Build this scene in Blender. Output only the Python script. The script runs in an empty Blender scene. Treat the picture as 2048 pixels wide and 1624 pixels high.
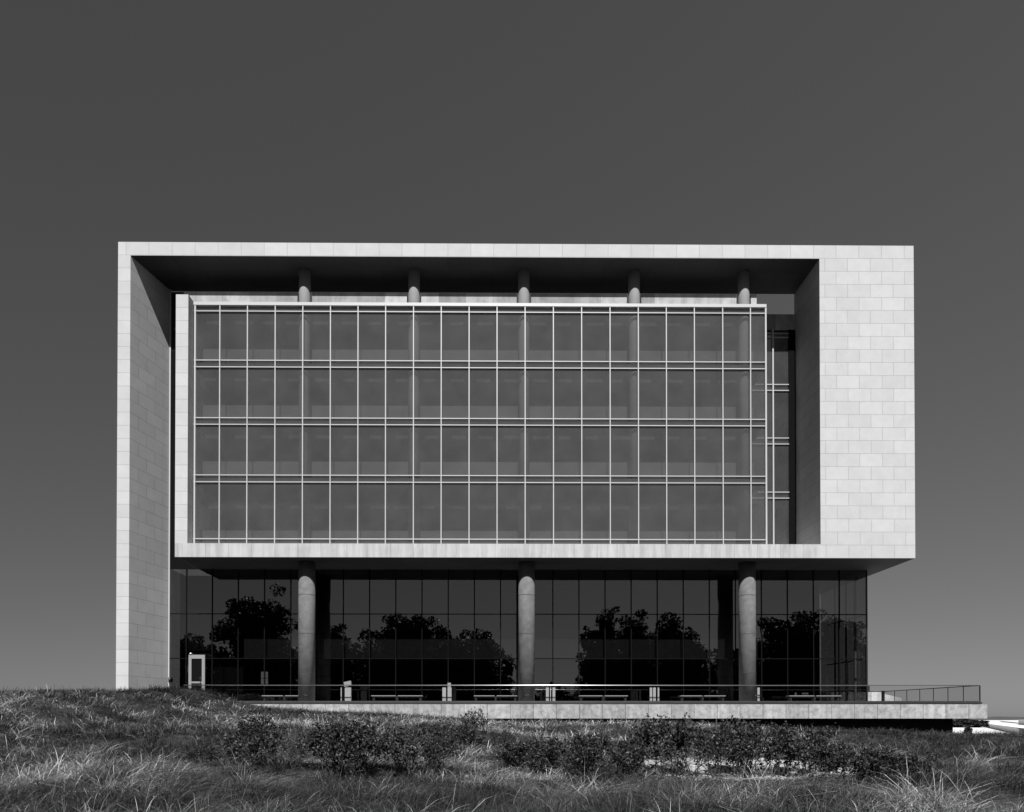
import bpy, math, random
import numpy as np
from mathutils import Matrix, Vector
rad = math.radians
C = bpy.context.scene
COL = C.collection

# ---------------------------------------------------------------- camera
cam_d = bpy.data.cameras.new('camera'); cam = bpy.data.objects.new('camera', cam_d); COL.objects.link(cam)
F, PPX, PPY, CAMY = 1370.0, 995.57, 1423.75, -42.8
cam_d.sensor_fit = 'HORIZONTAL'; cam_d.sensor_width = 36.0
cam_d.lens = F/2048*36
cam_d.shift_x = (1024-PPX)/2048; cam_d.shift_y = (PPY-812)/2048
cam_d.clip_start = 0.1; cam_d.clip_end = 6000
CM = Matrix(((0.999974, 0.00719, -6.8e-05), (-0.007191, 0.99993, -0.009407), (0.0, 0.009407, 0.999956)))
cam.matrix_world = Matrix.Translation((0, CAMY, 0)) @ (CM @ Matrix(((1,0,0),(0,0,-1),(0,1,0)))).to_4x4()
C.camera = cam
C.render.resolution_x, C.render.resolution_y = 1024, 812

# ---------------------------------------------------------------- world, sun, exposure
SUN_EL, SUN_AZ = 49.0, 1.2           # azimuth from straight behind the camera towards +X
w = bpy.data.worlds.new('World'); C.world = w; w.use_nodes = True
nt = w.node_tree; nt.nodes.clear()
out = nt.nodes.new('ShaderNodeOutputWorld'); bg = nt.nodes.new('ShaderNodeBackground')
sky = nt.nodes.new('ShaderNodeTexSky'); sky.sky_type = 'NISHITA'; sky.sun_disc = False
sky.sun_elevation = rad(SUN_EL); sky.sun_rotation = rad(180-SUN_AZ)
sky.air_density = 1.0; sky.dust_density = 0.6; sky.ozone_density = 1.0; sky.altitude = 0
sep = nt.nodes.new('ShaderNodeSeparateColor'); comb = nt.nodes.new('ShaderNodeCombineColor')
nt.links.new(sky.outputs[0], sep.inputs[0])
pw = nt.nodes.new('ShaderNodeMath'); pw.operation = 'POWER'; pw.inputs[1].default_value = .62; nt.links.new(sep.outputs[0], pw.inputs[0])
tcw = nt.nodes.new('ShaderNodeTexCoord'); sx = nt.nodes.new('ShaderNodeSeparateXYZ'); nt.links.new(tcw.outputs['Generated'], sx.inputs[0])
az_ = nt.nodes.new('ShaderNodeMath'); az_.operation = 'MULTIPLY_ADD'; nt.links.new(sx.outputs[0], az_.inputs[0]); az_.inputs[1].default_value = .26; az_.inputs[2].default_value = 1.0
pm = nt.nodes.new('ShaderNodeMath'); pm.operation = 'MULTIPLY'; nt.links.new(pw.outputs[0], pm.inputs[0]); nt.links.new(az_.outputs[0], pm.inputs[1])
for i in range(3): nt.links.new(pm.outputs[0], comb.inputs[i])   # red-filtered black and white film
nt.links.new(comb.outputs[0], bg.inputs[0]); bg.inputs[1].default_value = 0.045
nt.links.new(bg.outputs[0], out.inputs[0])
sd = bpy.data.lights.new('sun', 'SUN'); sd.energy = 4.6; sd.angle = rad(0.53); sd.color = (1, 1, 1)
so = bpy.data.objects.new('sun', sd); COL.objects.link(so)
sdir = Vector((math.sin(rad(SUN_AZ))*math.cos(rad(SUN_EL)), -math.cos(rad(SUN_AZ))*math.cos(rad(SUN_EL)), math.sin(rad(SUN_EL))))
so.rotation_euler = sdir.to_track_quat('Z', 'Y').to_euler(); so.location = (20, -60, 70)
C.view_settings.view_transform = 'Standard'; C.view_settings.look = 'None'
C.view_settings.exposure = 0.75; C.view_settings.gamma = 1
C.render.engine = 'CYCLES'
C.cycles.max_bounces = 10; C.cycles.transparent_max_bounces = 16; C.cycles.glossy_bounces = 4; C.cycles.diffuse_bounces = 2

# ---------------------------------------------------------------- helpers
def tag(o, label=None, cat=None, group=None, kind=None):
    if label: o['label'] = label
    if cat: o['category'] = cat
    if group: o['group'] = group
    if kind: o['kind'] = kind
    return o
def empty(name, loc=(0,0,0), rz=0):
    o = bpy.data.objects.new(name, None); COL.objects.link(o); o.location = loc; o.rotation_euler = (0,0,rz); o.empty_display_size = .3
    return o
class MB:
    def __init__(s): s.v = []; s.f = []; s.sm = []
    def quad(s, a, b, c, d):
        n = len(s.v); s.v += [a,b,c,d]; s.f.append((n,n+1,n+2,n+3)); s.sm.append(False)
    def box(s, x0, x1, y0, y1, z0, z1):
        return s.prism([(x0,y0),(x1,y0),(x1,y1),(x0,y1)], z0, z1)
    def prism(s, pts, z0, z1):
        n = len(s.v); k = len(pts)
        s.v += [(x,y,z0) for x,y in pts] + [(x,y,z1) for x,y in pts]
        s.f.append(tuple(n+i for i in reversed(range(k)))); s.f.append(tuple(n+k+i for i in range(k)))
        for i in range(k):
            j = (i+1) % k; s.f.append((n+i, n+j, n+k+j, n+k+i))
        s.sm += [False]*(k+2); return s
    def tube(s, pts, r, seg=8, smooth=True, caps=True):
        pts = [Vector(p) for p in pts]; rs = r if isinstance(r, (list,tuple)) else [r]*len(pts)
        n0 = len(s.v); up = None
        for i, p in enumerate(pts):
            d = (pts[min(i+1,len(pts)-1)] - pts[max(i-1,0)]).normalized()
            if up is None or abs(d.dot(up)) > .95: up = Vector((0,0,1)) if abs(d.z) < .9 else Vector((1,0,0))
            a = d.cross(up).normalized(); b = d.cross(a).normalized()
            for k in range(seg):
                t = 2*math.pi*k/seg; q = p + (a*math.cos(t)+b*math.sin(t))*rs[i]; s.v.append(tuple(q))
        for i in range(len(pts)-1):
            for k in range(seg):
                k2 = (k+1) % seg
                s.f.append((n0+i*seg+k, n0+i*seg+k2, n0+(i+1)*seg+k2, n0+(i+1)*seg+k)); s.sm.append(smooth)
        if caps:
            s.f.append(tuple(n0+k for k in reversed(range(seg)))); s.sm.append(False)
            e = n0+(len(pts)-1)*seg; s.f.append(tuple(e+k for k in range(seg))); s.sm.append(False)
        return s
    def build(s, name, mat, parent=None, bevel=0):
        off = Vector(parent_origin(parent)) if parent else Vector((0,0,0))
        me = bpy.data.meshes.new(name)
        me.from_pydata([tuple(Vector(v)-off) for v in s.v], [], s.f)
        me.polygons.foreach_set('use_smooth', s.sm); me.materials.append(mat); me.update()
        o = bpy.data.objects.new(name, me); COL.objects.link(o)
        if parent: o.parent = parent
        if bevel:
            b = o.modifiers.new('bevel', 'BEVEL'); b.width = bevel; b.segments = 2; b.limit_method = 'ANGLE'
        return o
def parent_origin(p):
    v = Vector((0,0,0))
    while p is not None: v += p.location; p = p.parent
    return v
def B(*a):
    m = MB(); m.box(*a); return m
def copy_tree(o, parent=None):
    c = o.copy(); COL.objects.link(c); c.parent = parent
    for ch in list(o.children): copy_tree(ch, c)
    return c
def np_mesh(name, verts, loops, starts, totals, mat, smooth=False, attr=None, parent=None):
    me = bpy.data.meshes.new(name)
    me.vertices.add(len(verts)); me.vertices.foreach_set('co', verts.astype(np.float32).ravel())
    me.loops.add(len(loops)); me.loops.foreach_set('vertex_index', loops.astype(np.int32))
    me.polygons.add(len(starts)); me.polygons.foreach_set('loop_start', starts.astype(np.int32)); me.polygons.foreach_set('loop_total', totals.astype(np.int32))
    if smooth: me.polygons.foreach_set('use_smooth', np.ones(len(starts), bool))
    me.update(calc_edges=True)
    if attr is not None:
        for k, val in attr.items():
            a = me.attributes.new(k, 'FLOAT', 'POINT'); a.data.foreach_set('value', val.astype(np.float32))
    me.materials.append(mat)
    o = bpy.data.objects.new(name, me); COL.objects.link(o)
    if parent: o.parent = parent
    return o

# ---------------------------------------------------------------- materials
def mat_base(name):
    m = bpy.data.materials.new(name); m.use_nodes = True
    n = m.node_tree; p = n.nodes['Principled BSDF']; return m, n, p
def g(v): return (v, v, v, 1)
def mathn(n, op, a, b=None, c=None):
    q = n.nodes.new('ShaderNodeMath'); q.operation = op
    for i, x in enumerate((a, b, c)):
        if x is None: continue
        if hasattr(x, 'links') or hasattr(x, 'is_linked'): n.links.new(x, q.inputs[i])
        else: q.inputs[i].default_value = x
    return q.outputs[0]
def noise(n, vec, scale, detail=4, rough=.55):
    t = n.nodes.new('ShaderNodeTexNoise'); t.inputs['Scale'].default_value = scale; t.inputs['Detail'].default_value = detail
    t.inputs['Roughness'].default_value = rough; n.links.new(vec, t.inputs['Vector']); return t.outputs['Fac']
def ramp(n, fac, stops):
    r = n.nodes.new('ShaderNodeValToRGB'); n.links.new(fac, r.inputs[0]); e = r.color_ramp.elements
    e[0].position, e[0].color = stops[0][0], g(stops[0][1]); e[1].position, e[1].color = stops[1][0], g(stops[1][1])
    for p_, c_ in stops[2:]:
        x = e.new(p_); x.color = g(c_)
    return r.outputs[0]
def mul(n, a, b, fac=1.0):
    m = n.nodes.new('ShaderNodeMix'); m.data_type = 'RGBA'; m.blend_type = 'MULTIPLY'; m.inputs[0].default_value = fac
    n.links.new(a, m.inputs[6]); n.links.new(b, m.inputs[7]); return m.outputs[2]
def worldpos(n):
    ge = n.nodes.new('ShaderNodeNewGeometry'); return ge.outputs['Position'], ge.outputs['True Normal']
def plain(name, v, rough=.5, metal=0, spec=.5, vary=0, scale=3.0):
    m, n, p = mat_base(name)
    p.inputs['Base Color'].default_value = g(v); p.inputs['Roughness'].default_value = rough; p.inputs['Metallic'].default_value = metal
    p.inputs['Specular IOR Level'].default_value = spec
    if vary:
        pos, _ = worldpos(n); c = ramp(n, noise(n, pos, scale, 6), [(.25, v*(1-vary)), (.75, v*(1+vary))])
        n.links.new(c, p.inputs['Base Color'])
    return m
def stone(name, u0, v0, bw=1.44, bh=.8247, lo=.408, hi=.448, joint=.20, streak=0.0, blotch=.10, offset=.5, mortar=.011, bump=.25):
    m, n, p = mat_base(name)
    pos, nor = worldpos(n)
    sp = n.nodes.new('ShaderNodeSeparateXYZ'); n.links.new(pos, sp.inputs[0])
    sn = n.nodes.new('ShaderNodeSeparateXYZ'); n.links.new(nor, sn.inputs[0])
    ax = mathn(n, 'GREATER_THAN', mathn(n, 'ABSOLUTE', sn.outputs[0]), .5)
    az = mathn(n, 'GREATER_THAN', mathn(n, 'ABSOLUTE', sn.outputs[2]), .5)
    def mixf(f, a, b):
        q = n.nodes.new('ShaderNodeMix'); q.data_type = 'FLOAT'; n.links.new(f, q.inputs[0]); n.links.new(a, q.inputs[2]); n.links.new(b, q.inputs[3]); return q.outputs[0]
    u = mixf(ax, sp.outputs[0], sp.outputs[1])
    u = mathn(n, 'SUBTRACT', u, mathn(n, 'MULTIPLY', mathn(n, 'SUBTRACT', 1.0, ax), u0))
    v = mixf(az, mathn(n, 'SUBTRACT', sp.outputs[2], v0), sp.outputs[1])
    cv = n.nodes.new('ShaderNodeCombineXYZ'); n.links.new(u, cv.inputs[0]); n.links.new(v, cv.inputs[1])
    br = n.nodes.new('ShaderNodeTexBrick'); n.links.new(cv.outputs[0], br.inputs['Vector'])
    br.offset = offset; br.inputs['Scale'].default_value = 1; br.inputs['Brick Width'].default_value = bw; br.inputs['Row Height'].default_value = bh
    br.inputs['Mortar Size'].default_value = mortar; br.inputs['Mortar Smooth'].default_value = .3
    br.inputs['Color1'].default_value = g(lo); br.inputs['Color2'].default_value = g(hi); br.inputs['Mortar'].default_value = g(joint)
    c = br.outputs['Color']
    c = mul(n, c, ramp(n, noise(n, pos, 1.3, 8, .65), [(.25, 1-blotch), (.7, 1.03)]))
    c = mul(n, c, ramp(n, noise(n, pos, 22, 4), [(.2, .94), (.8, 1.04)]))
    if name.startswith('stained'):
        c = mul(n, c, ramp(n, noise(n, pos, 3.1, 6, .7), [(.40, .74), (.55, 1.06)]))
    if streak:
        mp = n.nodes.new('ShaderNodeMapping'); mp.inputs['Scale'].default_value = (2.6, 2.6, .22); n.links.new(pos, mp.inputs[0])
        c = mul(n, c, ramp(n, noise(n, mp.outputs[0], 1.0, 7, .7), [(.38, 1-streak), (.56, 1.0)]))
    n.links.new(c, p.inputs['Base Color']); p.inputs['Roughness'].default_value = .85; p.inputs['Specular IOR Level'].default_value = .2
    if bump:
        b = n.nodes.new('ShaderNodeBump'); b.inputs['Strength'].default_value = bump; b.inputs['Distance'].default_value = .01
        h = mathn(n, 'ADD', mathn(n, 'MULTIPLY', noise(n, pos, 30, 5), .5), mathn(n, 'MULTIPLY', br.outputs['Fac'], -1.0))
        n.links.new(h, b.inputs['Height']); n.links.new(b.outputs[0], p.inputs['Normal'])
    return m
def glass(name, tint, base_refl, rough=0.0, veil=0.0, waves=.0):
    m, n, p = mat_base(name); n.nodes.remove(p); m.use_transparent_shadow = True; pass
    o = n.nodes['Material Output']
    tr = n.nodes.new('ShaderNodeBsdfTransparent'); tr.inputs[0].default_value = g(tint)
    gl = n.nodes.new('ShaderNodeBsdfGlossy'); gl.inputs['Roughness'].default_value = rough; gl.inputs['Color'].default_value = g(1)
    fr = n.nodes.new('ShaderNodeLayerWeight'); fr.inputs[0].default_value = .5
    fac = mathn(n, 'ADD', mathn(n, 'MULTIPLY', mathn(n, 'POWER', fr.outputs['Facing'], 5.0), .9 if base_refl > 0 else .2), max(.005, base_refl+.04)); fac = mathn(n, 'MINIMUM', fac, 1.0)
    mx = n.nodes.new('ShaderNodeMixShader'); n.links.new(fac, mx.inputs[0]); n.links.new(tr.outputs[0], mx.inputs[1]); n.links.new(gl.outputs[0], mx.inputs[2])
    last = mx.outputs[0]
    if veil:
        df = n.nodes.new('ShaderNodeBsdfDiffuse'); df.inputs[0].default_value = g(.6)  # even diffuse layer added to brighten the panes
        pos, _ = worldpos(n); d = ramp(n, noise(n, pos, .8, 6), [(.3, veil*.8), (.7, veil*1.2)])
        m2 = n.nodes.new('ShaderNodeMixShader'); n.links.new(d, m2.inputs[0]); n.links.new(last, m2.inputs[1]); n.links.new(df.outputs[0], m2.inputs[2]); last = m2.outputs[0]
    if waves:
        pos, _ = worldpos(n); b = n.nodes.new('ShaderNodeBump'); b.inputs['Strength'].default_value = waves; b.inputs['Distance'].default_value = .02
        n.links.new(noise(n, pos, .9, 1), b.inputs['Height']); n.links.new(b.outputs[0], gl.inputs['Normal'])
    n.links.new(last, o.inputs[0]); return m
ZT, ZC, SST, SSB = 29.85, 28.999, 10.934, 10.067
BH = (ZT-SSB)/24
M = {}
M['stone'] = stone('pale_limestone_panels', 21.655, SSB, bh=BH)
M['stone_pier'] = stone('pale_limestone_courses', -60, SSB, bw=60, bh=BH, offset=0)
M['stone_slab'] = stone('weathered_limestone_panels', 21.655, SSB, bh=BH*1.3, streak=.24, blotch=.14)
M['stone_plinth'] = stone('stained_limestone_plinth', 3.969, -.1, bh=1.2, bw=1.44, offset=0, lo=.32, hi=.42, joint=.07, streak=.2, blotch=.34, mortar=.016)
M['stone_parapet'] = stone('blotched_parapet_stone', 0, 26, bw=1.75, bh=3, offset=0, lo=.24, hi=.48, streak=.2, blotch=.4)
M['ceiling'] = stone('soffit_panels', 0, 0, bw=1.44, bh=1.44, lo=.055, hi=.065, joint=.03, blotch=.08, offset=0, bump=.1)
M['render'] = plain('grey_render_column', .165, .8, vary=.08, scale=2)
M['concrete'] = plain('raw_concrete_column', .105, .85, vary=.3, scale=2.6)
M['alu'] = plain('brushed_aluminium_frame', .37, .4, .0, .5)
M['alu_dull'] = plain('matt_grey_aluminium', .2, .5, .0, .4)
M['dark_frame'] = plain('black_anodised_frame', .02, .35, .0, .5)
M['fitting'] = plain('dull_ceiling_fitting', .035, .9, spec=.1, vary=.5, scale=2)
M['gallery'] = plain('gallery_fascia', .045, .9, spec=.1, vary=.2)
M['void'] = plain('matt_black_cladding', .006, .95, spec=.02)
M['joint'] = plain('shutter_joint', .035, .9)
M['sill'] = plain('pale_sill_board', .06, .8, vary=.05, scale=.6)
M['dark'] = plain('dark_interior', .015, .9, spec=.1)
M['interior'] = plain('interior_plaster', .12, .9, spec=.1, vary=.1, scale=.5)
M['interior_floor'] = plain('interior_carpet', .10, .9, spec=.1)
M['door'] = plain('grey_painted_door', .20, .5)
M['steel'] = plain('polished_steel_tube', .7, .33, 1.0)
M['coping'] = plain('zinc_coping', .35, .3, 1.0)
M['board'] = plain('pale_painted_board', .26, .6)
M['black'] = plain('black_painted_steel', .012, .4)
M['foundation'] = plain('black_foundation', .02, .9, spec=.1, vary=.3)
M['decking'] = plain('terrace_paving', .3, .8, vary=.15)
M['glass_up'] = glass('office_glass', .62, .13, 0.0, .055, .0)
M['glass_low'] = glass('lobby_glass', .32, .12, 0.0, 0.0, .0)
M['glass_rail'] = glass('railing_glass', .88, -.02)
M['lamp'] = plain('white_globe', .8, .3)

# ================================================================= THE BUILDING
bld = empty('office_building', (1.5, 0, 0))
tag(bld, 'pale stone clad modernist office building with gridded glass front', 'building')
def part(name, mb, mat, parent=bld, label=None, bevel=0):
    o = mb.build(name, M[mat], parent, bevel)
    if label: o['label'] = label
    return o
XOL, XIL, XPL, XPR, XIR, XOR = -23.47, -22.694, -19.85, -19.075, 20.60, 26.57
GY, WY = .9, 3.5                       # plane of the projecting glass box, plane of the main wall
GR = 17.54
# wing wall on the left, slightly splayed
m = MB(); m.prism([(XOL,.05),(XIL+.012,.05),(-21.86,WY),(-22.65,WY)], -.5, ZC)
wing = part('wing_wall', m, 'stone'); wing['label'] = 'tall thin left wing wall of stacked stone courses'
part('wing_edge', MB().prism([(XOL,0),(XIL,0),(XIL+.012,.05),(XOL,.05)], -.5, ZC), 'stone_pier')
m = MB(); m.prism([(-21.855,WY-.09),(-21.77,WY-.09),(-21.77,WY+.04),(-21.855,WY+.04)], -.3, ZC)
part('wing_trim', m, 'alu')
roof = part('roof_slab', B(XOL, XIR, 0, 3.62, ZC, ZT), 'stone')
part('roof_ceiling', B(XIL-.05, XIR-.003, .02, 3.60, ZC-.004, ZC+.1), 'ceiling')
part('end_block', B(XIR, XOR, 0, 3.62, SSB, ZT), 'stone', label='broad blank stone block at the right end')
part('rear_block', B(XIR, XOR, 3.62, 13.5, SSB, 26.4), 'stone')
part('floor_slab', B(XPL, XIR, 0, 13.5, SSB, SST), 'stone_slab', label='long pale stone floor band with vertical rain stains')
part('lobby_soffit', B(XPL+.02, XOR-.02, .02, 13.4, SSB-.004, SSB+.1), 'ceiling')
part('pillar', B(XPL, XPR, 0, WY, SST, 26.56), 'stone_pier', label='narrow pale stone pillar left of the glass grid')
# upper round columns
for x in (-12.191, -5.116, 2.007, 9.18, 16.32):
    part('column', MB().tube([(x,1.43,SST),(x,1.43,26.7),(x,1.43,ZC)], .365, 40), 'render', label='slim round column rising from behind the glass grid')
for x in (-12.0, 2.175, 16.48):
    part('column', MB().tube([(x,1.40,.9),(x,1.40,6),(x,1.40,SSB)], .525, 48), 'concrete', label='thick round concrete column under the floor band')
    for z in (2.9, 5.4, 7.9):
        part('column_joint', MB().tube([(x,1.40,z),(x,1.40,z+.035)], .5258, 48), 'joint')
# parapet behind the columns
m = MB(); cols = [-12.191, -5.116, 2.007, 9.18, 16.32]; x0 = -20.0
for x in cols + [None]:
    x1 = (x-.47) if x is not None else 17.17
    m.box(x0, x1, 1.42, 1.62, 26.5, 27.61)
    if x is not None: x0 = x+.47
part('parapet', m, 'stone_parapet', label='blotched stone parapet strip behind the upper columns')
part('roof_deck', B(XPR, GR-.1, GY+.1, WY, 26.25, 26.45), 'interior_floor')
part('roof_deck', B(-21.6, XIR-.005, WY, 13.4, 26.3, 26.46), 'interior_floor')
part('rear_parapet', B(17.2, XIR-.004, WY+.02, WY+.25, 26.462, 27.56), 'stone_parapet')
# glazing grid of the projecting box
MX = [-18.985,-17.409,-15.657,-13.889,-12.13,-10.37,-8.61,-6.85,-5.07,-3.30,-1.52,.266,2.06,3.87,5.68,7.50,9.31,11.11,12.91,14.73,16.515,17.5]
ROWS = [(22.875,26.356,26.001),(19.173,22.424,None),(15.51,18.755,None),(11.45,15.06,None)]
TZ = [26.001, 22.85, 22.42, 19.16, 18.74, 15.50, 15.06, 11.43]
part('glazing_cap', B(XPR, GR, GY-.16, 1.42, 26.356, 26.555), 'alu')
for i, x in enumerate(MX):
    wd = .031 if 0 < i < 21 else .05
    part('mullion', B(x-wd, x+wd, GY-.14, GY+.05, SST, 26.356), 'alu')
for z in TZ:
    part('transom', B(XPR, GR-.06, GY-.10, GY+.04, z-.027, z+.027), 'alu')
zs = [SST, 15.28, 18.95, 22.635, 26.356]
for i in range(21):
    for k in range(4):
        a, b = MX[i]+.02, MX[i+1]-.02
        m = MB(); m.quad((a,GY,zs[k]),(b,GY,zs[k]),(b,GY,zs[k+1]),(a,GY,zs[k+1])); part('window', m, 'glass_up')
# right return of the glass box
for k in range(4):
    m = MB(); m.quad((GR,GY,zs[k]),(GR,WY,zs[k]),(GR,WY,zs[k+1]),(GR,GY,zs[k+1])); part('side_window', m, 'glass_up')
for z in TZ: part('side_transom', B(GR-.04, GR+.05, GY+.06, WY, z-.03, z+.03), 'alu')
part('side_cap', B(GR-.04, GR+.05, 1.42, WY, 26.356, 26.555), 'alu')
# recessed glazing between the glass box and the end block
for (z0, z1) in zip([SST,15.15,18.84,22.49],[15.15,18.84,22.49,26.46]):
    m = MB(); m.quad((GR+.05,WY,z0),(20.12,WY,z0),(20.12,WY,z1),(GR+.05,WY,z1)); part('recessed_window', m, 'glass_up')
part('recessed_mullion', B(18.99, 19.08, WY-.13, WY+.04, SST, 26.46), 'alu')
for z in (26.191, 25.917, 22.699, 22.289, 19.042, 18.632, 15.356, 14.946):
    part('recessed_transom', B(GR+.05, 20.12, WY-.09, WY+.03, z-.027, z+.027), 'alu')
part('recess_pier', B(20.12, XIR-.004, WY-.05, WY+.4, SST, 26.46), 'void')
# office interior
_jit = np.random.RandomState(4)
for z in (22.42, 18.74, 15.06):
    part('office_floor', B(XPR+.02, GR-.12, GY+.12, 9.0, z+.02, z+.38), 'interior_floor')
    part('office_floor', B(GR-.12, XIR-.01, WY+.1, 9.0, z+.02, z+.38), 'interior_floor')
for z in (SST, 15.46, 19.14, 22.82):
    part('sill_wall', B(XPR+.03, GR-.4, 1.9, 2.0, z, z+1.32), 'sill', label='low light wall standing behind the office glass')
    part('office_ceiling', B(XPR+.03, GR-.13, 2.05, 6.0, z+3.1, z+3.2), 'interior')
    for x in np.arange(-18.4, 16.2, 1.74):
        x = x + _jit.uniform(-.15, .15)
        part('ceiling_fitting', B(x, x+_jit.uniform(.7, 1.15), 1.12, 1.2, z+2.50, z+2.72), 'fitting')
part('office_back_wall', B(-21.7, XIR-.01, 9.0, 9.2, SST, 26.3), 'interior')
part('office_end_wall', B(XPR-.2, XPR+.01, WY+.0, 9, SST+.01, 26.3), 'interior')
# opaque dark panels in the slot left of the pillar
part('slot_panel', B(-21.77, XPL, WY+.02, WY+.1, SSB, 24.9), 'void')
part('slot_panel', B(-21.77, XPL, WY+.02, WY+.1, 24.9, 28.9), 'dark')  # dark colour stands in for the wing's shade in the upper slot
part('added_lobby_backing', B(-21.77, -17.6, 5.6, 5.8, 1.04, SSB), 'dark')  # dark backing added so the left bay stays dark
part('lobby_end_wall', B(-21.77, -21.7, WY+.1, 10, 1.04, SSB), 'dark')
# lobby glazing
LX = [-21.77, -20.67, -18.93] + [-17.184 + 1.7704*i for i in range(24)] + [25.361]
LZ = [1.03, 4.04, 7.05, SSB-.004]
for i in range(len(LX)-1):
    for k in range(3):
        if i == 1 and k == 0: continue
        m = MB(); m.quad((LX[i],WY,LZ[k]),(LX[i+1],WY,LZ[k]),(LX[i+1],WY,LZ[k+1]),(LX[i],WY,LZ[k+1])); part('lobby_window', m, 'glass_low')
for x in LX[1:-1]: part('lobby_mullion', B(x-.035, x+.035, WY-.03, WY+.12, 1.03, SSB), 'void')
part('corner_post', B(25.36, 25.44, WY-.04, WY+.1, 1.03, SSB), 'dark_frame')
for z in LZ[1:3]: part('lobby_transom', B(-21.77, 25.36, WY-.02, WY+.1, z-.03, z+.03), 'void')
for (y0, y1) in ((WY+.1, 6.2),(6.2, 10.0)):
    m = MB(); m.quad((25.4,y0,1.03),(25.4,y1,1.03),(25.4,y1,SSB),(25.4,y0,SSB)); part('lobby_side_window', m, 'glass_low')
part('lobby_side_mullion', B(25.2, 25.34, 4.7, 4.8, 1.03, SSB), 'alu')
part('lobby_side_mullion', B(25.18, 25.34, 5.85, 5.95, 1.04, 4.0), 'alu')
for y in (6.2, 7.8): part('lobby_side_mullion', B(25.34, 25.42, y-.05, y+.05, 1.03, SSB), 'dark_frame')
for z in LZ[1:3]: part('lobby_side_transom', B(25.35, 25.41, WY+.1, 9, z-.04, z+.04), 'dark_frame')
part('lobby_floor', B(-21.7, 25.3, WY+.15, 13, .9, 1.04), 'interior_floor')
part('mezzanine', B(-17.0, 18.2, WY+.55, 9.5, 4.06, 5.45), 'gallery', label='pale gallery edge seen through the lobby glass')
# back wall of the lobby, pierced by window openings
m = MB(); yb = 10.0; z0, z1 = 1.03, SSB; x = -21.7
for (a, b, c, d) in ((-17.9,-17.3,2.6,3.6), (23.35,23.6,1.72,2.0), (23.9,24.5,1.68,1.98), (24.8,24.95,1.6,3.4)):
    m.box(x, a, yb, yb+.2, z0, z1); m.box(a, b, yb, yb+.2, z0, c); m.box(a, b, yb, yb+.2, d, z1); x = b
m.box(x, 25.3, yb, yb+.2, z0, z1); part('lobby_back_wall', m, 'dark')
m = MB()
for z in (1.8,): m.box(23.9, 24.5, yb-.02, yb+.1, z, z+.06)
m.box(-17.62, -17.58, yb+.05, yb+.1, 2.6, 3.6); m.box(-17.9, -17.3, yb+.05, yb+.1, 3.08, 3.12)
part('window_bars', m, 'dark')
# stair stringer seen at the left of the lobby
m = MB(); m.quad((-21.2,4.4,3.6),(-21.0,4.4,3.6),(-19.6,4.4,1.3),(-19.9,4.4,1.3)); m.quad((-21.2,4.6,3.6),(-21.0,4.6,3.6),(-19.6,4.6,1.3),(-19.9,4.6,1.3))
m.quad((-21.2,4.4,3.6),(-21.2,4.6,3.6),(-19.9,4.6,1.3),(-19.9,4.4,1.3)); m.quad((-21.0,4.4,3.6),(-19.6,4.4,1.3),(-19.6,4.6,1.3),(-21.0,4.6,3.6))
part('stair_stringer', m, 'interior')
# door
d = part('door', MB().box(-20.49,-20.30,WY-.06,WY+.03,1.03,4.28).box(-19.60,-19.40,WY-.06,WY+.03,1.03,4.28).box(-20.30,-19.60,WY-.06,WY+.03,4.02,4.28).box(-20.30,-19.60,WY-.06,WY+.03,2.36,2.48).box(-20.30,-19.60,WY-.06,WY+.03,1.03,1.3), 'door', label='grey framed glass door at the left end of the lobby')
part('door_glass', MB().box(-20.30,-19.60,WY-.01,WY+.01,1.3,2.36).box(-20.30,-19.60,WY-.01,WY+.01,2.48,4.02), 'void', d)
part('handle', MB().tube([(-19.68,WY-.06,2.2),(-19.68,WY-.12,2.25),(-19.68,WY-.12,2.75),(-19.68,WY-.06,2.8)], .015, 8), 'black', d)
part('lobby_window', MB().box(-19.40,-18.93,WY-.005,WY+.005,1.03,4.04), 'glass_low')
part('door_lamp', MB().tube([(-20.35,WY-.04,4.33),(-20.35,WY-.10,4.36),(-20.35,WY-.14,4.36)], [.03,.06,.02], 12), 'lamp')
part('wall_lamp', MB().tube([(-21.72,WY-.12,2.45),(-21.72,WY-.12,2.75)], .09, 12), 'black', label='small black wall lamp at the foot of the wing wall')

# ================================================================= TERRACE
ter = empty('terrace', (6, 0, 0)); tag(ter, 'raised terrace with a stained stone edge running below the lobby', 'terrace')
part('stone_edge', B(-19.0, 31.06, 0, .3, -.01, .885), 'stone_plinth', ter)
part('stone_edge', B(30.76, 31.055, .3, 10.4, -.01, .885), 'stone_plinth', ter)
part('coping', B(-19.0, 30.72, -.03, .16, .915, 1.03), 'coping', ter)
m = MB()
xx = -18.9
while xx < 30.6: m.box(xx, xx+.05, .0, .1, .885, .915); xx += .9
part('coping_spacers', m, 'steel', ter)
part('paving', B(-19.0, 30.70, .17, 10.4, .80, .99), 'decking', ter)
part('foundation_wall', B(-19, 29.55, 1.0, 9.5, -1.6, .79), 'foundation', ter)
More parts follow.
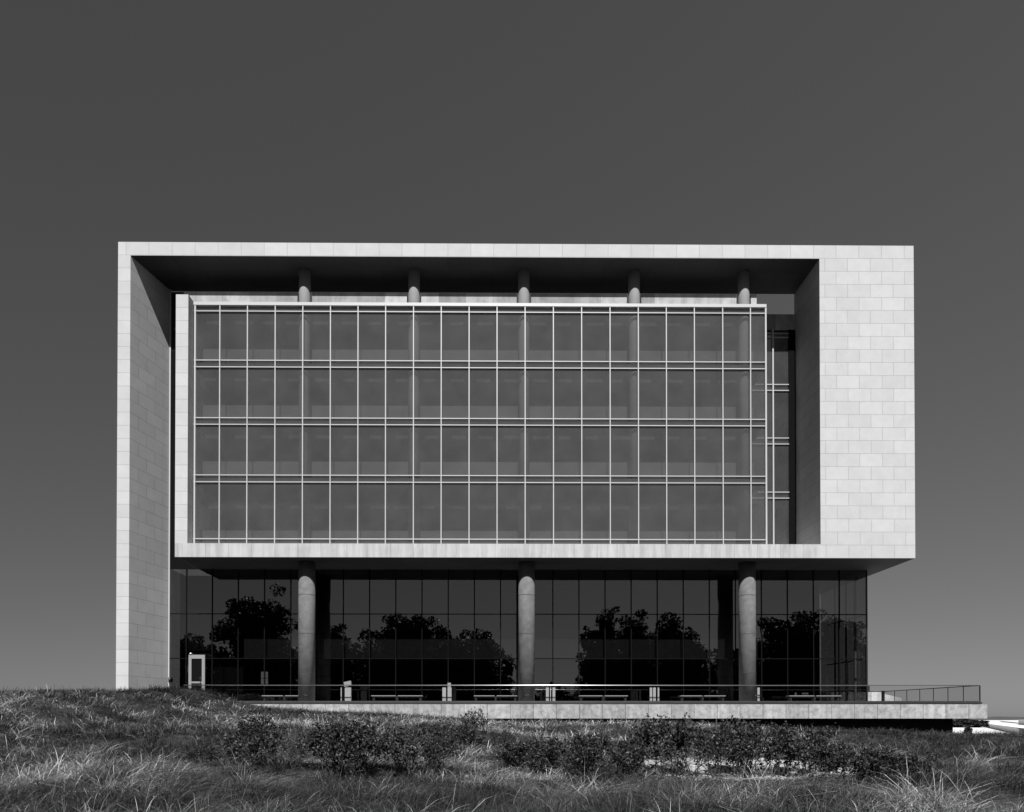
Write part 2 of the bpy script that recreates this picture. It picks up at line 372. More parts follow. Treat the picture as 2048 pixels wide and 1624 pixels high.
# glass guardrail
gr = empty('glass_guardrail', (6.5, .1, 1.03)); tag(gr, 'clear glass railing with a thin steel handrail along the terrace edge', 'railing')
rail_z = 2.07
part('handrail', MB().tube([(-19.3,.1,rail_z),(5,.1,rail_z),(30.66,.1,rail_z)], .028, 14), 'steel', gr)
part('side_handrail', MB().tube([(30.66,.1,rail_z),(30.45,5,rail_z),(30.2,10.0,rail_z)], .03, 10), 'black', gr)
part('rear_handrail', MB().tube([(30.2,10.0,rail_z),(10.0,10.3,rail_z)], .03, 10), 'black', gr)
part('end_post', B(30.64, 30.69, .07, .13, 1.03, rail_z), 'dark_frame', gr)
part('rear_post', B(30.13, 30.28, 9.9, 10.1, 1.0, rail_z+.06), 'black', gr)
part('shoe_channel', B(-19.0, 30.68, .06, .14, 1.031, 1.09), 'coping', gr)
x = -19.3; k = 0
while x < 30.5:
    b = min(x+1.44, 30.66)
    m = MB(); m.quad((x+.006,.1,1.09),(b-.006,.1,1.09),(b-.006,.1,rail_z-.03),(x+.006,.1,rail_z-.03)); part('glass_panel', m, 'glass_rail', gr); x = b
for i in range(7):
    a, b = .1+i*1.414, .1+(i+1)*1.414; xa, xb = 30.66-.046*a, 30.66-.046*b
    m = MB(); m.quad((xa,a,1.03),(xb,b-.02,1.03),(xb,b-.02,rail_z-.03),(xa,a,rail_z-.03)); part('side_glass_panel', m, 'glass_rail', gr)
    if i < 6: part('side_stanchion', B(xb-.015, xb+.015, b-.03, b+.01, .99, rail_z-.03), 'dark_frame', gr)

# benches on the terrace
GB = 'low benches in a row on the terrace'
def bench(x0, x1, label):
    cx = (x0+x1)/2; t = empty('bench', (cx, 2.35, .99)); tag(t, label, 'bench', GB)
    mid = (x0+x1)/2
    for a, b in ((x0, mid-.07), (mid+.07, x1)):
        part('seat', B(a, b, 2.05, 2.6, 1.45, 1.5), 'alu_dull', t)
    part('frame', B(x0+.05, x1-.05, 2.15, 2.5, 1.40, 1.449), 'black', t)
    for a in (x0+.08, mid-.06, x1-.2):
        part('leg', B(a, a+.12, 2.15, 2.5, .99, 1.40), 'black', t)
bench(-15.1, -12.2, 'dim low bench on the terrace just left of the first thick column')
bench(-7.96, -4.62, 'low bench between the board with tilted head and the box capped pair of boards')
bench(-1.24, 1.6, 'low bench on the terrace running up to the left side of the middle thick column')
bench(5.67, 8.86, 'bright topped low bench on the terrace between the middle column and the three boards')
bench(12.32, 15.29, 'low bench with small things on it left of the right thick column')
bench(19.49, 22.9, 'low bench at the far right end of the lobby near the glass corner')
# pylons
GP = 'pale boards standing behind the railing'
def pylon(bars, label, cap=None):
    t = empty('display_board', ((bars[0][0]+bars[-1][1])/2, .8, .99)); tag(t, label, 'display board', GP)
    for a, b in bars: part('board', B(a, b, .75, .80 + (b-a)*.5, .99, 1.96), 'board', t)
    if cap == 'tilt':
        m = MB(); a, b = bars[-1]
        m.prism([(a-.02,.7),(b+.03,.7),(b+.03,.95),(a-.02,.95)], 0, .3)
        m.v = [(x - (z)*.15 , y, 2.0 + z + (x-a)*.22) for x, y, z in m.v]; part('head', m, 'alu_dull', t)
    if cap == 'box': part('head', B(bars[-1][0], bars[-1][1]-.04, .76, .9, 1.962, 2.26), 'alu_dull', t)
    part('base_plate', B(bars[0][0]-.05, bars[-1][1]+.05, .7, 1.0, .991, 1.01), 'black', t)
pylon([(-9.66,-9.60),(-9.40,-9.016)], 'pale board with a tilted head above the rail right of the first column', 'tilt')
pylon([(-3.21,-2.98),(-2.88,-2.63)], 'pair of pale boards the right one capped by a small box above the rail', 'box')
pylon([(3.38,3.56),(3.64,3.70),(3.80,3.97)], 'pale boards right beside the middle thick column')
pylon([(10.0,10.15),(10.21,10.38),(10.50,10.60)], 'three pale boards midway between the middle and right columns')
pylon([(16.87,17.02)], 'single narrow pale board touching the right thick column')
# hoops at the column feet
for x, lb in ((-12.0, 'black arched hoop in front of the left thick column foot'), (2.2, 'black arched hoop in front of the middle thick column foot'), (16.9, 'black arched hoop in front of the right thick column foot')):
    pts = [(x-.38+.0, .72, .99)] + [(x-.38*math.cos(t), .72, .99+.50*math.sin(t)) for t in np.linspace(.15, math.pi-.15, 16)] + [(x+.38, .72, .99)]
    tag(MB().tube(pts, .022, 8).build('steel_hoop', M['black']), lb, 'hoop', 'black hoops at the column feet')

# ================================================================= GROUND
def sstep(t): t = np.clip(t, 0, 1); return t*t*(3-2*t)
_rs = np.random.RandomState(5)
_H = [( _rs.uniform(-1,1,2)*k, _rs.uniform(0,6.28), a) for k, a in ((.35,.10),(.35,.10),(.6,.07),(.6,.07),(1.1,.05),(1.1,.05),(2.0,.03),(2.3,.03))]
def hump(X, Y):
    r = 0
    for d_, ph, a in _H: r = r + a*np.sin(d_[0]*X*2+d_[1]*Y*2+ph)
    return r
TX = [-200,-39,-29.9,-26.3,-22.8,-20.85,-19.5,-17.8,-16.6,-15.4,-12.96,-10.2,-5.66,-2.6,.44,6.5,9.6,15.7,21.9,28.2,32.6,60,200]
TZr = [.3,.85,1.22,1.38,1.45,1.36,1.42,1.68,1.42,.93,.47,.30,.12,-.12,-.28,-.35,-.38,-.66,-.90,-1.12,-1.04,-1.25,-1.3]
def ground(X, Y):
    X = np.asarray(X, float); Y = np.asarray(Y, float)
    zr = np.interp(X, TX, TZr)
    t = sstep((Y+34)/31.0)
    # the mound by the wing wall falls towards the camera
    base = -1.68 + .25*np.exp(-((X+14)/9)**2 - ((Y+20)/8)**2)
    z = base*(1-t) + zr*t
    z = z + hump(X, Y)*(.12+.88*np.clip((-Y-3)/8, 0, 1))*np.where(Y > -.6, .15, 1)
    under = sstep((Y+.15)/.25)*sstep((X+19.6)/.5)*(1-sstep((X-31.2)/1.0))
    z = z*(1-under) + np.minimum(z, -.95)*under
    far = sstep((Y-4)/6); z = z*(1-far*(X > 20)) + -1.38*far*(X > 20)
    z = z - sstep((np.abs(Y)-140)/120)*6
    return z
gx = np.unique(np.concatenate([np.linspace(-260,-45,30), np.arange(-45,45,.35), np.linspace(45,260,30)]))
gy = np.unique(np.concatenate([np.linspace(-260,-60,25), np.linspace(-60,-40,20), np.arange(-40,8,.3), np.linspace(8,260,40), [-.3,-.2,-.1,0,.1,.2]]))
GX, GYY = np.meshgrid(gx, gy); GZ = ground(GX, GYY)
def sandmask(X, Y):
    s = 0
    for cx, cy, rx, ry in SAND: s = s + np.exp(-(((X-cx)/rx)**2 + ((Y-cy)/ry)**2)**1.5)
    n = .5+.5*np.sin(X*5.1+Y*3.3)*np.sin(Y*7.7-X*2.2)
    return np.clip(s*(.75+.5*n), 0, 1)
SAND = [(5.9,-23.8,2.3,2.2),(8.8,-23.5,1.5,1.5),(-4.3,-24.5,1.0,1.0),(-2.6,-24.3,.7,.8)]
nx, ny = len(gx), len(gy)
verts = np.stack([GX.ravel(), GYY.ravel(), GZ.ravel()], 1)
idx = np.arange(nx*ny).reshape(ny, nx)
q = np.stack([idx[:-1,:-1], idx[:-1,1:], idx[1:,1:], idx[1:,:-1]], -1).reshape(-1)
nf = (nx-1)*(ny-1)
mg, n, p = mat_base('dune_soil')
pos, _ = worldpos(n)
at_ = n.nodes.new('ShaderNodeAttribute'); at_.attribute_name = 'sand'
soil = ramp(n, noise(n, pos, 3, 8), [(.3, .012), (.7, .04)])
sandc = ramp(n, noise(n, pos, 7, 10, .8), [(.42, .05), (.56, .42)])
mx = n.nodes.new('ShaderNodeMix'); mx.data_type = 'RGBA'; edge = ramp(n, mathn(n, 'MULTIPLY_ADD', noise(n, pos, 2.2, 10, .75), 1.5, mathn(n, 'SUBTRACT', at_.outputs['Fac'], 1.12)), [(.0, 0), (.10, 1)]); n.links.new(edge, mx.inputs[0]); n.links.new(soil, mx.inputs[6]); n.links.new(sandc, mx.inputs[7])
n.links.new(mx.outputs[2], p.inputs['Base Color']); p.inputs['Roughness'].default_value = .95; p.inputs['Specular IOR Level'].default_value = .1
go = np_mesh('ground', verts, q, np.arange(nf)*4, np.full(nf, 4), mg, True, {'sand': sandmask(GX, GYY).ravel()})
tag(go, kind='structure', label='dune ground sloping up to the building with bare sand patches')
# sea to the horizon
mw, n, p = mat_base('sea_water'); p.inputs['Base Color'].default_value = g(.02); p.inputs['Roughness'].default_value = .25
pos, _ = worldpos(n); bmp = n.nodes.new('ShaderNodeBump'); bmp.inputs['Strength'].default_value = .4; n.links.new(noise(n, pos, .6, 6), bmp.inputs['Height']); n.links.new(bmp.outputs[0], p.inputs['Normal'])
m = MB(); m.quad((-5000,-5000,-4),(5000,-5000,-4),(5000,5000,-4),(-5000,5000,-4)); tag(m.build('water', mw), kind='structure')
# far shore
rs = np.random.RandomState(3); N = 400
xs = np.linspace(-1500, 3000, N); h = 1.0 + 2.2*np.abs(np.convolve(rs.rand(N), np.ones(9)/9, 'same')) + rs.rand(N)*.8
m = MB()
for i in range(N-1):
    a, b = xs[i], xs[i+1]; n0 = len(m.v)
    m.v += [(a,900,-4.2),(b,900,-4.2),(b,915,h[i+1]),(a,915,h[i]),(a,990,-4.2),(b,990,-4.2)]; m.f += [(n0,n0+1,n0+2,n0+3),(n0+3,n0+2,n0+5,n0+4)]; m.sm += [False, False]
tag(m.build('far_shore', plain('far_wooded_shore', .05, .95, spec=.1, vary=.3, scale=.05)), kind='structure')
# promenade beyond the terrace
m = MB(); m.box(22, 420, 14, 450, -5.0, -1.30); tag(m.build('pavement', plain('bleached_pavement', .55, .8, vary=.06, scale=.4)), kind='structure')

# ================================================================= VEGETATION
def leafcards(rs, pts, size, aspect=.6):
    """one small bent leaf (two triangles' worth of quad) at each point"""
    n_ = len(pts)
    a = rs.normal(size=(n_,3)); a /= np.linalg.norm(a, axis=1)[:,None]
    b = rs.normal(size=(n_,3)); b -= (b*a).sum(1)[:,None]*a; b /= np.linalg.norm(b, axis=1)[:,None]
    s_ = size*rs.uniform(.6, 1.35, n_)[:,None]
    v = np.stack([pts - a*s_*.5, pts + b*s_*aspect*.5, pts + a*s_*.55, pts - b*s_*aspect*.5], 1).reshape(-1,3)
    return v, np.arange(n_*4), np.arange(n_)*4, np.full(n_, 4)
def leafmat(name, lo, hi, spec=.35, rough=.45):
    m_, n_, p_ = mat_base(name)
    ge = n_.nodes.new('ShaderNodeNewGeometry')
    c = ramp(n_, ge.outputs['Random Per Island'], [(0, lo), (1, hi)])
    n_.links.new(c, p_.inputs['Base Color']); p_.inputs['Roughness'].default_value = rough; p_.inputs['Specular IOR Level'].default_value = spec
    return m_
M['leaf_shrub'] = leafmat('shrub_leaf', .004, .055, .2, .5)
M['leaf_tree'] = leafmat('tree_leaf', .006, .02, .2, .6)
M['bark'] = plain('dark_bark', .03, .9, spec=.1, vary=.4, scale=20)
M['twig'] = plain('shrub_twig', .045, .8, spec=.2, vary=.4, scale=30)

# ---- beach grass, one mass of blades
def make_grass():
    rs = np.random.RandomState(11)
    roots = []; 
    def zone(d0, d1, dens, per, rad_, hgt, wid, lie):
        area_n = int(.84*(d1**2-d0**2)*dens + 6*(d1-d0)*dens)
        d_ = np.sqrt(rs.uniform(d0**2, d1**2, area_n)); x_ = rs.uniform(-1, 1, area_n)*(d_*.84+2.5); y_ = CAMY + d_
        keep = rs.rand(area_n) > .90*sandmask(x_, y_)
        keep &= rs.rand(area_n) < .74+.38*np.sin(x_*.9+np.sin(y_*.7)*1.7)*np.cos(y_*.8+x_*.3)+.25
        keep &= ~((y_ > -.25) & (x_ > -19.3) & (x_ < 31.1))
        x_, y_ = x_[keep], y_[keep]; k = len(x_)
        cdir = rs.uniform(0, 2*math.pi, k); ch = hgt*rs.choice([.45,.6,.9,1.35], k)*rs.uniform(.85, 1.15, k)*(1-.62*np.minimum(1, sandmask(x_, y_+1.6)+sandmask(x_, y_+3.3))); ccol = rs.uniform(0, 1, k)
        m_ = np.repeat(np.arange(k), per); nb = len(m_)
        r_ = rad_*np.sqrt(rs.rand(nb)); a_ = rs.uniform(0, 2*math.pi, nb)
        bx, by = x_[m_] + r_*np.cos(a_), y_[m_] + r_*np.sin(a_)
        # lean: outward from the clump, plus the wind, which turns slowly over the dune
        wd = np.sin(bx*.22+1.3)*.9 + np.sin(by*.31+bx*.11)*.8 + .25
        cl_ = (rs.rand(k)**1.5*1.0)[m_]; lx = np.cos(a_)*r_/rad_*.6 + np.cos(wd)*.55*lie + np.cos(cdir[m_])*cl_ + rs.normal(0,.85,nb); ly = np.sin(a_)*r_/rad_*.6 + np.sin(wd)*.4*lie + np.sin(cdir[m_])*cl_ + rs.normal(0,.85,nb)
        hh = ch[m_]*rs.uniform(.45, 1.2, nb)
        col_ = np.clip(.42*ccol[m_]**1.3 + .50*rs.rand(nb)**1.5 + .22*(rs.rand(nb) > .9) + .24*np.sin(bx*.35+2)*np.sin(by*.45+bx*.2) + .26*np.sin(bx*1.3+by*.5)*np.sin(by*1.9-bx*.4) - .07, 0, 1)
        col_ = (col_ + .16*np.exp(-((bx+3)/16)**2-((by+13)/9)**2))*np.where(bx > 14, .62, 1.0)*np.where(bx < -15.5, 1-.72*np.clip((by+9+1.5*np.sin(bx*.6))/3, 0, 1), 1)  # left ridge blades darkened in colour, standing in for shade there
        return bx, by, lx, ly, hh, np.full(nb, wid)*rs.uniform(.6, 1.3, nb), col_
    zs_ = [zone(9.0, 14.5, 10, 88, .30, .56, .0068, 1.25), zone(14.5, 20, 6.5, 78, .32, .46, .0090, 1.15),
           zone(20, 30, 5.0, 50, .36, .42, .0140, .85), zone(30, 43.4, 4.2, 42, .42, .34, .020, 1.0)]
    # the slope left of and beyond the wing wall
    k = 900; x_ = rs.uniform(-45, -23.8, k); y_ = rs.uniform(-.5, 14, k)
    m_ = np.repeat(np.arange(k), 32); nb = len(m_); 
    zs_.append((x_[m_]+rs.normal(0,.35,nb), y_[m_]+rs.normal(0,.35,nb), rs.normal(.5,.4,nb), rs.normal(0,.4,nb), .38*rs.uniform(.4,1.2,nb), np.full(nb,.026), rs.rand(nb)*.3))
    k = 170; x_ = rs.uniform(-22.4, -19.6, k); y_ = rs.uniform(-.2, 3.0, k); m_ = np.repeat(np.arange(k), 22); nb = len(m_)
    zs_.append((x_[m_]+rs.normal(0,.15,nb), y_[m_]+rs.normal(0,.15,nb), rs.normal(.3,.4,nb), rs.normal(0,.4,nb), .38*rs.uniform(.4,1.2,nb), np.full(nb,.024), rs.rand(nb)*.8))
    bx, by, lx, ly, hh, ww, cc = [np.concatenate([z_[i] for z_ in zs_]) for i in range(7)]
    nb = len(bx); bz = ground(bx, by) - .03
    ln = np.sqrt(lx**2+ly**2)+1e-6; ux, uy = lx/ln, ly/ln
    # blade curve
    face = rs.uniform(0, math.pi, nb); wx, wy = np.cos(face)*.5, np.sin(face)*.5
    V = np.zeros((nb, 7, 3), np.float32)
    for j, t in enumerate((0, .38, .74, 1.0)):
        out_ = ln*hh*(.15*t + .95*t**2.0); up_ = hh*(t - .42*np.minimum(ln,1.6)*t**2.4)
        px_, py_, pz_ = bx + ux*out_, by + uy*out_, bz + up_
        wj = ww*(1.0, .9, .6, 0)[j]
        if j < 3:
            V[:,2*j] = np.stack([px_-wx*wj, py_-wy*wj, pz_], 1); V[:,2*j+1] = np.stack([px_+wx*wj, py_+wy*wj, pz_], 1)
        else: V[:,6] = np.stack([px_, py_, pz_], 1)
    base = (np.arange(nb)*7)[:,None]
    L = (base + np.array([0,1,3,2, 2,3,5,4, 4,5,6])[None]).ravel()
    st = (np.arange(nb)*11)[:,None] + np.array([0,4,8])[None]; tt = np.tile([4,4,3], nb)
    mt, n_, p_ = mat_base('beach_grass_blade')
    a_ = n_.nodes.new('ShaderNodeAttribute'); a_.attribute_name = 'shade'
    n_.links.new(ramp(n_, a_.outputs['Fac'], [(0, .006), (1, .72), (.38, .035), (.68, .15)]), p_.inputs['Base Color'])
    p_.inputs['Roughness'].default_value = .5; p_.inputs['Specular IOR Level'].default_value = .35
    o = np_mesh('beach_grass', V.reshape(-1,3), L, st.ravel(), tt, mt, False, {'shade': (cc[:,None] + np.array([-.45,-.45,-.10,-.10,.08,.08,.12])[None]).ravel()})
    tag(o, 'wind combed beach grass covering the dune in front of the building', 'grass', kind='stuff')
    print('grass blades', nb)
make_grass()

# ---- dune shrubs
def shrub_proto(seed, nst, leaves, spread, bare=.35):
    rs = np.random.RandomState(seed); root = empty('dune_shrub', (0,0,0))
    mb = MB(); tips = []
    def grow(p, d, L_, r, lev):
        pts = [p]; q_ = Vector(p); dd = Vector(d)
        for i in range(3):
            dd = (dd + Vector(rs.normal(0,.22,3))).normalized(); q_ = q_ + dd*L_/3; pts.append(tuple(q_))
            if lev >= 1: tips.append((tuple(q_), lev))
        mb.tube(pts, [r, r*.85, r*.7, r*.45], 4, caps=False)
        if lev < 3:
            for k in range(2 if lev else 3):
                nd = (dd + Vector(rs.normal(0,.6,3)) + Vector((0,0,.15))).normalized(); grow(tuple(q_), nd, L_*.68, r*.6, lev+1)
    for i in range(nst):
        a = rs.uniform(0, 6.28); s_ = rs.uniform(.1, spread)
        grow((rs.normal(0,.12), rs.normal(0,.12), -.05), (math.cos(a)*s_, math.sin(a)*s_, 1), rs.uniform(.42,.60), .019, 0)
    T = np.array([t[0] for t in tips]); zt = T[:,2].max(); T = T[T[:,2] > bare*zt]
    top = np.array([t[0] for t in tips if t[1] == 3]); n2 = leaves//2
    P = np.concatenate([T[rs.randint(0, len(T), leaves-n2)] + rs.normal(0, .07, (leaves-n2,3)), top[rs.randint(0, len(top), n2)] + rs.normal(0, .04, (n2,3))*[1,1,1.8]])
    st = mb.build('stems', M['twig'], root)
    for v in (): pass
    V, L, S, TT = leafcards(rs, P, .075)
    fo = np_mesh('foliage', V, L, S, TT, M['leaf_shrub'], False, None, root)
    root['_h'] = float(P[:,2].max()); root['_w'] = float(np.percentile(np.abs(P[:,0]), 96))
    return root
def ray_ground(px, py):
    d_ = CM @ Vector(((px-PPX)/F, 1, -(py-PPY)/F))
    for t in np.arange(6, 60, .05):
        q_ = Vector((0, CAMY, 0)) + d_*t
        if q_.z <= float(ground(q_.x, q_.y)): break
    return q_, t
protos = [shrub_proto(s_, a, b, c, e) for s_, a, b, c, e in ((1,8,2900,.75,.38),(2,10,3600,.9,.30),(3,7,2200,.6,.45),(4,4,1000,.7,.45))]
used = set()
SH = [ # px, base py, top py, half width px, prototype, label
 (525,1530,1432,52,0,'tall dark shrub with bare stems standing alone left of the first thick column'),
 (412,1535,1490,32,2,'leftmost small shrub low in the grass'),
 (468,1532,1488,30,3,'sparse little shrub second from the left'),
 (592,1540,1470,30,3,'thin sprig shrub with one upright stem below the left thick column'),
 (668,1548,1440,48,2,'loose shrub directly below the board with the tilted head'),
 (742,1552,1448,58,1,'dense dark shrub with a cluster of stems on pale sand'),
 (806,1548,1456,48,0,'leafy shrub just right of the densest dark one'),
 (868,1546,1452,40,2,'shrub below the pair of boards capped by a small box'),
 (955,1490,1420,28,3,'tall thin shrub whose top reaches across the stone terrace edge'),
 (905,1512,1450,46,0,'shrub left of the thin one that crosses the terrace edge'),
 (1000,1520,1462,24,3,'lone sprig shrub leaning in the gap of open grass'),
 (1058,1552,1484,54,1,'low bushy shrub below the middle thick column'),
 (1120,1552,1474,50,0,'shrub below the boards beside the middle column'),
 (1182,1552,1470,46,1,'rounded shrub in the middle of the right hand thicket'),
 (1240,1556,1478,44,2,'shrub at the left edge of the large bare sand patch'),
 (1312,1552,1438,54,0,'tall shrub with its top against the terrace edge left over the sand'),
 (1372,1556,1440,48,2,'tall open shrub with crossing stems over bright sand'),
 (1432,1556,1452,48,3,'sparse shrub with a dead forked branch on top'),
 (1492,1556,1446,54,1,'broad shrub right of the forked dead branch'),
 (1552,1552,1452,48,0,'shrub over the right end of the sand patch'),
 (1612,1548,1456,46,2,'high shrub where the dark gap below the terrace opens'),
 (1668,1562,1492,48,1,'low shrub right of the sand patch'),
 (1722,1570,1496,48,0,'low shrub third from the right end of the thicket'),
 (1782,1570,1500,48,1,'low shrub second from the right end of the thicket'),
 (1838,1570,1508,42,2,'last shrub at the right end of the thicket'),
]
rs = np.random.RandomState(21)
for i, (px, pb, pt, hw, k, lb) in enumerate(SH):
    q_, t = ray_ground(px, pb); pr = protos[k]
    if k in used: o = copy_tree(pr)
    else: o = pr; used.add(k)
    h_ = (pb-pt)/F*t; o.location = q_; o.rotation_euler.z = rs.uniform(0, 6.28)
    sw = hw/F*t/pr['_w']*1.22; sh = h_/pr['_h']*1.12
    o.scale = (sw, sw, sh)
    tag(o, lb, 'shrub', 'shrubs in the dune grass')
bm_ = MB()
q_, t = ray_ground(1432, 1500)
bm_.tube([(0,0,-.3),(0,0,.55),(.02,0,1.0)], [.03,.025,.015], 6).tube([(0,0,.48),(.35,0,.62),(.7,.05,.85)], [.025,.02,.012], 6)
o = bm_.build('dead_branch', M['twig']); o.location = q_; o.scale = (1.0, 1.0, 1.0)
tag(o, 'bare forked dead branch sticking up among the shrubs below the terrace', 'branch')
for pr in protos:
    for kk in ('_h','_w'):
        pass
for o in bpy.data.objects:
    for kk in ('_h','_w'):
        if kk in o.keys(): del o[kk]

# ---- trees behind the camera, mirrored in the lobby glass
def tree_proto(seed, H_, W_, kind, leaves, lf):
    rs = np.random.RandomState(seed); root = empty('leafy_tree', (0,0,0)); mb = MB()
    mb.tube([(0,0,-.5),(rs.normal(0,.2),rs.normal(0,.2),H_*.3),(rs.normal(0,.4),0,H_*.6),(0,0,H_*.92)], [H_*.022,H_*.018,H_*.011,H_*.003], 8)
    cl = []
    nl = 34
    for i in range(nl):
        f_ = rs.uniform(.3, .95) if kind == 'broad' else rs.uniform(.15, .97)
        a = rs.uniform(0, 6.28)
        if kind == 'broad': rr = W_*.5*math.sqrt(max(0, 1-((f_-.62)/.42)**2))*rs.uniform(.55,1.05)
        else: rr = W_*.5*(1.0-f_)**.6*rs.uniform(.5,1.1)+.2
        e = (math.cos(a)*rr, math.sin(a)*rr, f_*H_)
        mb.tube([(0,0,max(.12,f_-.2)*H_),(e[0]*.5,e[1]*.5,(f_-.06)*H_),e], [H_*.008,H_*.005,H_*.002], 5)
        cl.append(e); cl.append((e[0]*.55,e[1]*.55,(f_-.03)*H_))
        for _ in range(4): cl.append((e[0]+rs.normal(0,W_*.11), e[1]+rs.normal(0,W_*.11), e[2]+rs.normal(.2,H_*.045)))
    mb.build('trunk', M['bark'], root)
    cl = np.array(cl); pk = rs.randint(0, len(cl), leaves); dv = rs.normal(size=(leaves,3)); dv /= np.linalg.norm(dv,axis=1)[:,None]
    rad_ = (W_*.10 + .25)*rs.uniform(.3,1,leaves)**.5*rs.uniform(.6,1.1,len(cl))[pk]
    P = cl[pk] + dv*rad_[:,None]*[1,1,.8]
    core = rs.rand(leaves) < .35; cn = cl.mean(0); sdv = cl.std(0)*[.75,.75,.95]; P[core] = cn + np.clip(rs.normal(size=(int(core.sum()),3)), -1.5, 1.5)*sdv
    V, L, S, TT = leafcards(rs, P, lf, .7); np_mesh('crown', V, L, S, TT, M['leaf_tree'], False, None, root)
    return root
TP = {'a': tree_proto(31, 19, 10.5, 'broad', 34000, .42), 'b': tree_proto(32, 16, 7.5, 'spire', 20000, .38), 'c': tree_proto(33, 16, 11, 'broad', 32000, .42), 'd': tree_proto(34, 17, 7, 'spire', 20000, .38)}
TSC = {'a':19,'b':16,'c':16,'d':17}
TR = [(-38,-60,19.4,'a','spreading broad tree mirrored in the lobby glass left of the first thick column'),
 (-51,-61,13.0,'c','lower tree mirrored at the far left of the lobby glass'),
 (-25,-60,14.6,'b','small pointed tree mirrored just right of the first column'),
 (-14,-61,16.4,'c','round tree mirrored midway between the left and middle columns'),
 (-4.5,-60,13.6,'c','sloping low tree mirrored just left of the middle column'),
 (17.3,-59,17.0,'d','first of the tall narrow trees mirrored right of the middle column'),
 (22.8,-61,16.6,'b','second of the tall narrow trees mirrored right of the middle column'),
 (28.6,-60,16.9,'d','third of the tall narrow trees mirrored right of the middle column'),
 (32.4,-62,13.8,'b','shorter pointed tree mirrored just left of the right thick column'),
 (43,-60,13.0,'b','small pointed tree mirrored just right of the right thick column'),
 (47.6,-59,16.2,'c','tree mirrored in the right part of the lobby glass'),
 (55.5,-60,16.0,'a','rightmost tree mirrored near the glass corner of the lobby')]
used = set()
for i, (x, y, h_, k, lb) in enumerate(TR):
    o = TP[k] if k not in used else copy_tree(TP[k]); used.add(k)
    s_ = (h_+1.6)/TSC[k]; o.location = (x, y, -1.7); o.scale = (s_,)*3; o.rotation_euler.z = i*2.1
    tag(o, lb, 'tree', 'trees across from the building')
rs = np.random.RandomState(8)
cc = []
for x in np.arange(-75, 80, 1.6):
    top = 9.8 + 1.3*math.sin(x*.5) + rs.uniform(-1,1) + (2.5 if 16 < x < 33 else 0)
    if 2 < x < 15: top = 4.6 + .8*math.sin(x*1.3)
    for z in np.arange(-1, top, 1.3): cc.append((x+rs.normal(0,.6), -66+rs.normal(0,1.2), z))
cc = np.array(cc); nL = 90000; P = cc[rs.randint(0, len(cc), nL)] + rs.normal(0, .62, (nL,3))
V, L, S, TT = leafcards(rs, P, .7, .9)
tag(np_mesh('woodland_edge', V, L, S, TT, M['leaf_tree']), 'dense dark undergrowth mirrored along the foot of the lobby glass', 'undergrowth', kind='stuff')

# ================================================================= BEYOND THE TERRACE
def wall(ax, ay, bx, by, top, th, label):
    d_ = Vector((bx-ax, by-ay, 0)); nrm = Vector((-d_.y, d_.x, 0)).normalized()*th
    t = MB(); a, b = Vector((ax,ay,0)), Vector((bx,by,0))
    t.prism([tuple(v.xy) for v in (a-nrm, b-nrm, b+nrm, a+nrm)], -1.3, top-.12)
    t.prism([tuple(v.xy) for v in (a-nrm*1.3, b-nrm*1.3, b+nrm*1.3, a+nrm*1.3)], top-.118, top)
    o = t.build('low_wall', plain('whitewashed_low_wall', .75, .8, vary=.08)); tag(o, label, 'wall', 'long low walls beyond the terrace end')
wall(104, 104, 35.5, 1.0, -.75, .30, 'nearest long low white wall running past the end of the terrace')
wall(112, 102, 58, 20, -.30, .25, 'long low white wall rising second from the terrace end')
wall(118, 100, 74, 36, .0, .25, 'farthest of the long low white walls below the horizon')
_strip = plain('dark_strip', .035, .9, vary=.2)  # dark strips laid on the pavement for shadow and dark grass streaks
m = MB(); m.quad((60,31,-1.294),(72,46,-1.294),(115,119,-1.294),(95,89,-1.294)); tag(m.build('shade_strip', _strip), kind='structure')
m = MB(); m.quad((88,65,-1.293),(103,84,-1.293),(264,313,-1.293),(177,194,-1.293)); tag(m.build('far_shade_strip', _strip), kind='structure')
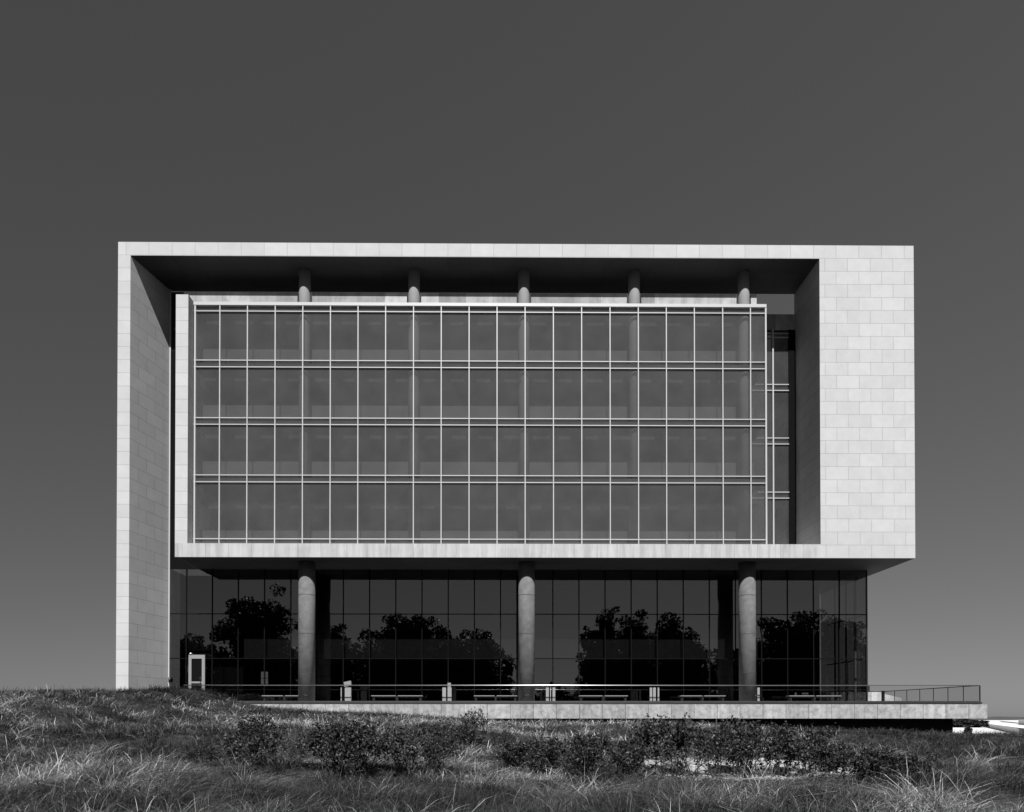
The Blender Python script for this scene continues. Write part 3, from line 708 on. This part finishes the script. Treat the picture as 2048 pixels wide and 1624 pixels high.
# small white building far behind the terrace end
hb = empty('harbour_building', (57, 60, -1.3)); tag(hb, 'small white flat roofed building seen through the railing at the terrace end', 'building')
m = MB(); m.box(50, 57.5, 58, 64, -1.6, 3.9); part('wall', m, 'stone_parapet', hb)
m = MB(); m.v = [(57.5,58.02,-1.6),(60.4,58.02,-1.6),(60.4,58.02,3.0),(57.5,58.02,3.7),(57.5,64,-1.6),(60.4,64,-1.6),(60.4,64,3.0),(57.5,64,3.7)]
m.f = [(0,1,2,3),(7,6,5,4),(3,2,6,7),(1,5,6,2),(0,3,7,4)]; m.sm = [False]*5; part('wing', m, 'stone_parapet', hb)
part('canopy', B(57.2, 62.5, 56.5, 60, 1.9, 2.1), 'black', hb)
part('roof_unit', MB().box(55.6, 56.8, 60, 61.5, 3.9, 5.0).box(52.4, 54.6, 60, 61, 4.0, 4.3).box(53.3, 53.5, 60.4, 60.6, 3.8, 4.0), 'black', hb)
for x in (51.2, 53.4): part('window', B(x, x+1, 57.9, 58.05, .6, 2.4), 'dark_frame', hb)
# dark bush and hedge below the terrace end
rs = np.random.RandomState(77)
def bush(x, y, z, w_, h_, nl, label, name='dark_bush', lf=.09):
    P = rs.normal(0, 1, (nl,3)); P /= np.linalg.norm(P,axis=1)[:,None]; P *= rs.uniform(.4,1.05,nl)[:,None]**.5
    P *= 1+.25*np.sin(P[:,:1]*7)*np.cos(P[:,2:]*6); P = P*[w_/2, w_/2, h_/2] + [x, y, z+h_/2]
    V, L, S, TT = leafcards(rs, P, lf, .8); root = empty(name, (x,y,z)); f_ = np_mesh('foliage', V-np.tile([x,y,z],(len(V),1)), L, S, TT, M['leaf_tree'], False, None, root)
    MB().tube([(x,y,z-.3),(x,y,z+h_*.5)], [.05,.03], 6).build('stem', M['bark'], root); tag(root, label, 'bush')
bush(32.6, 4.0, -1.35, .5, .75, 1500, 'small black bush beneath the right end of the stone terrace edge')
bush(67.5, 56, -1.3, 6.5, 1.05, 9000, 'wide dark bush on the pale pavement under the terrace end', lf=.3)
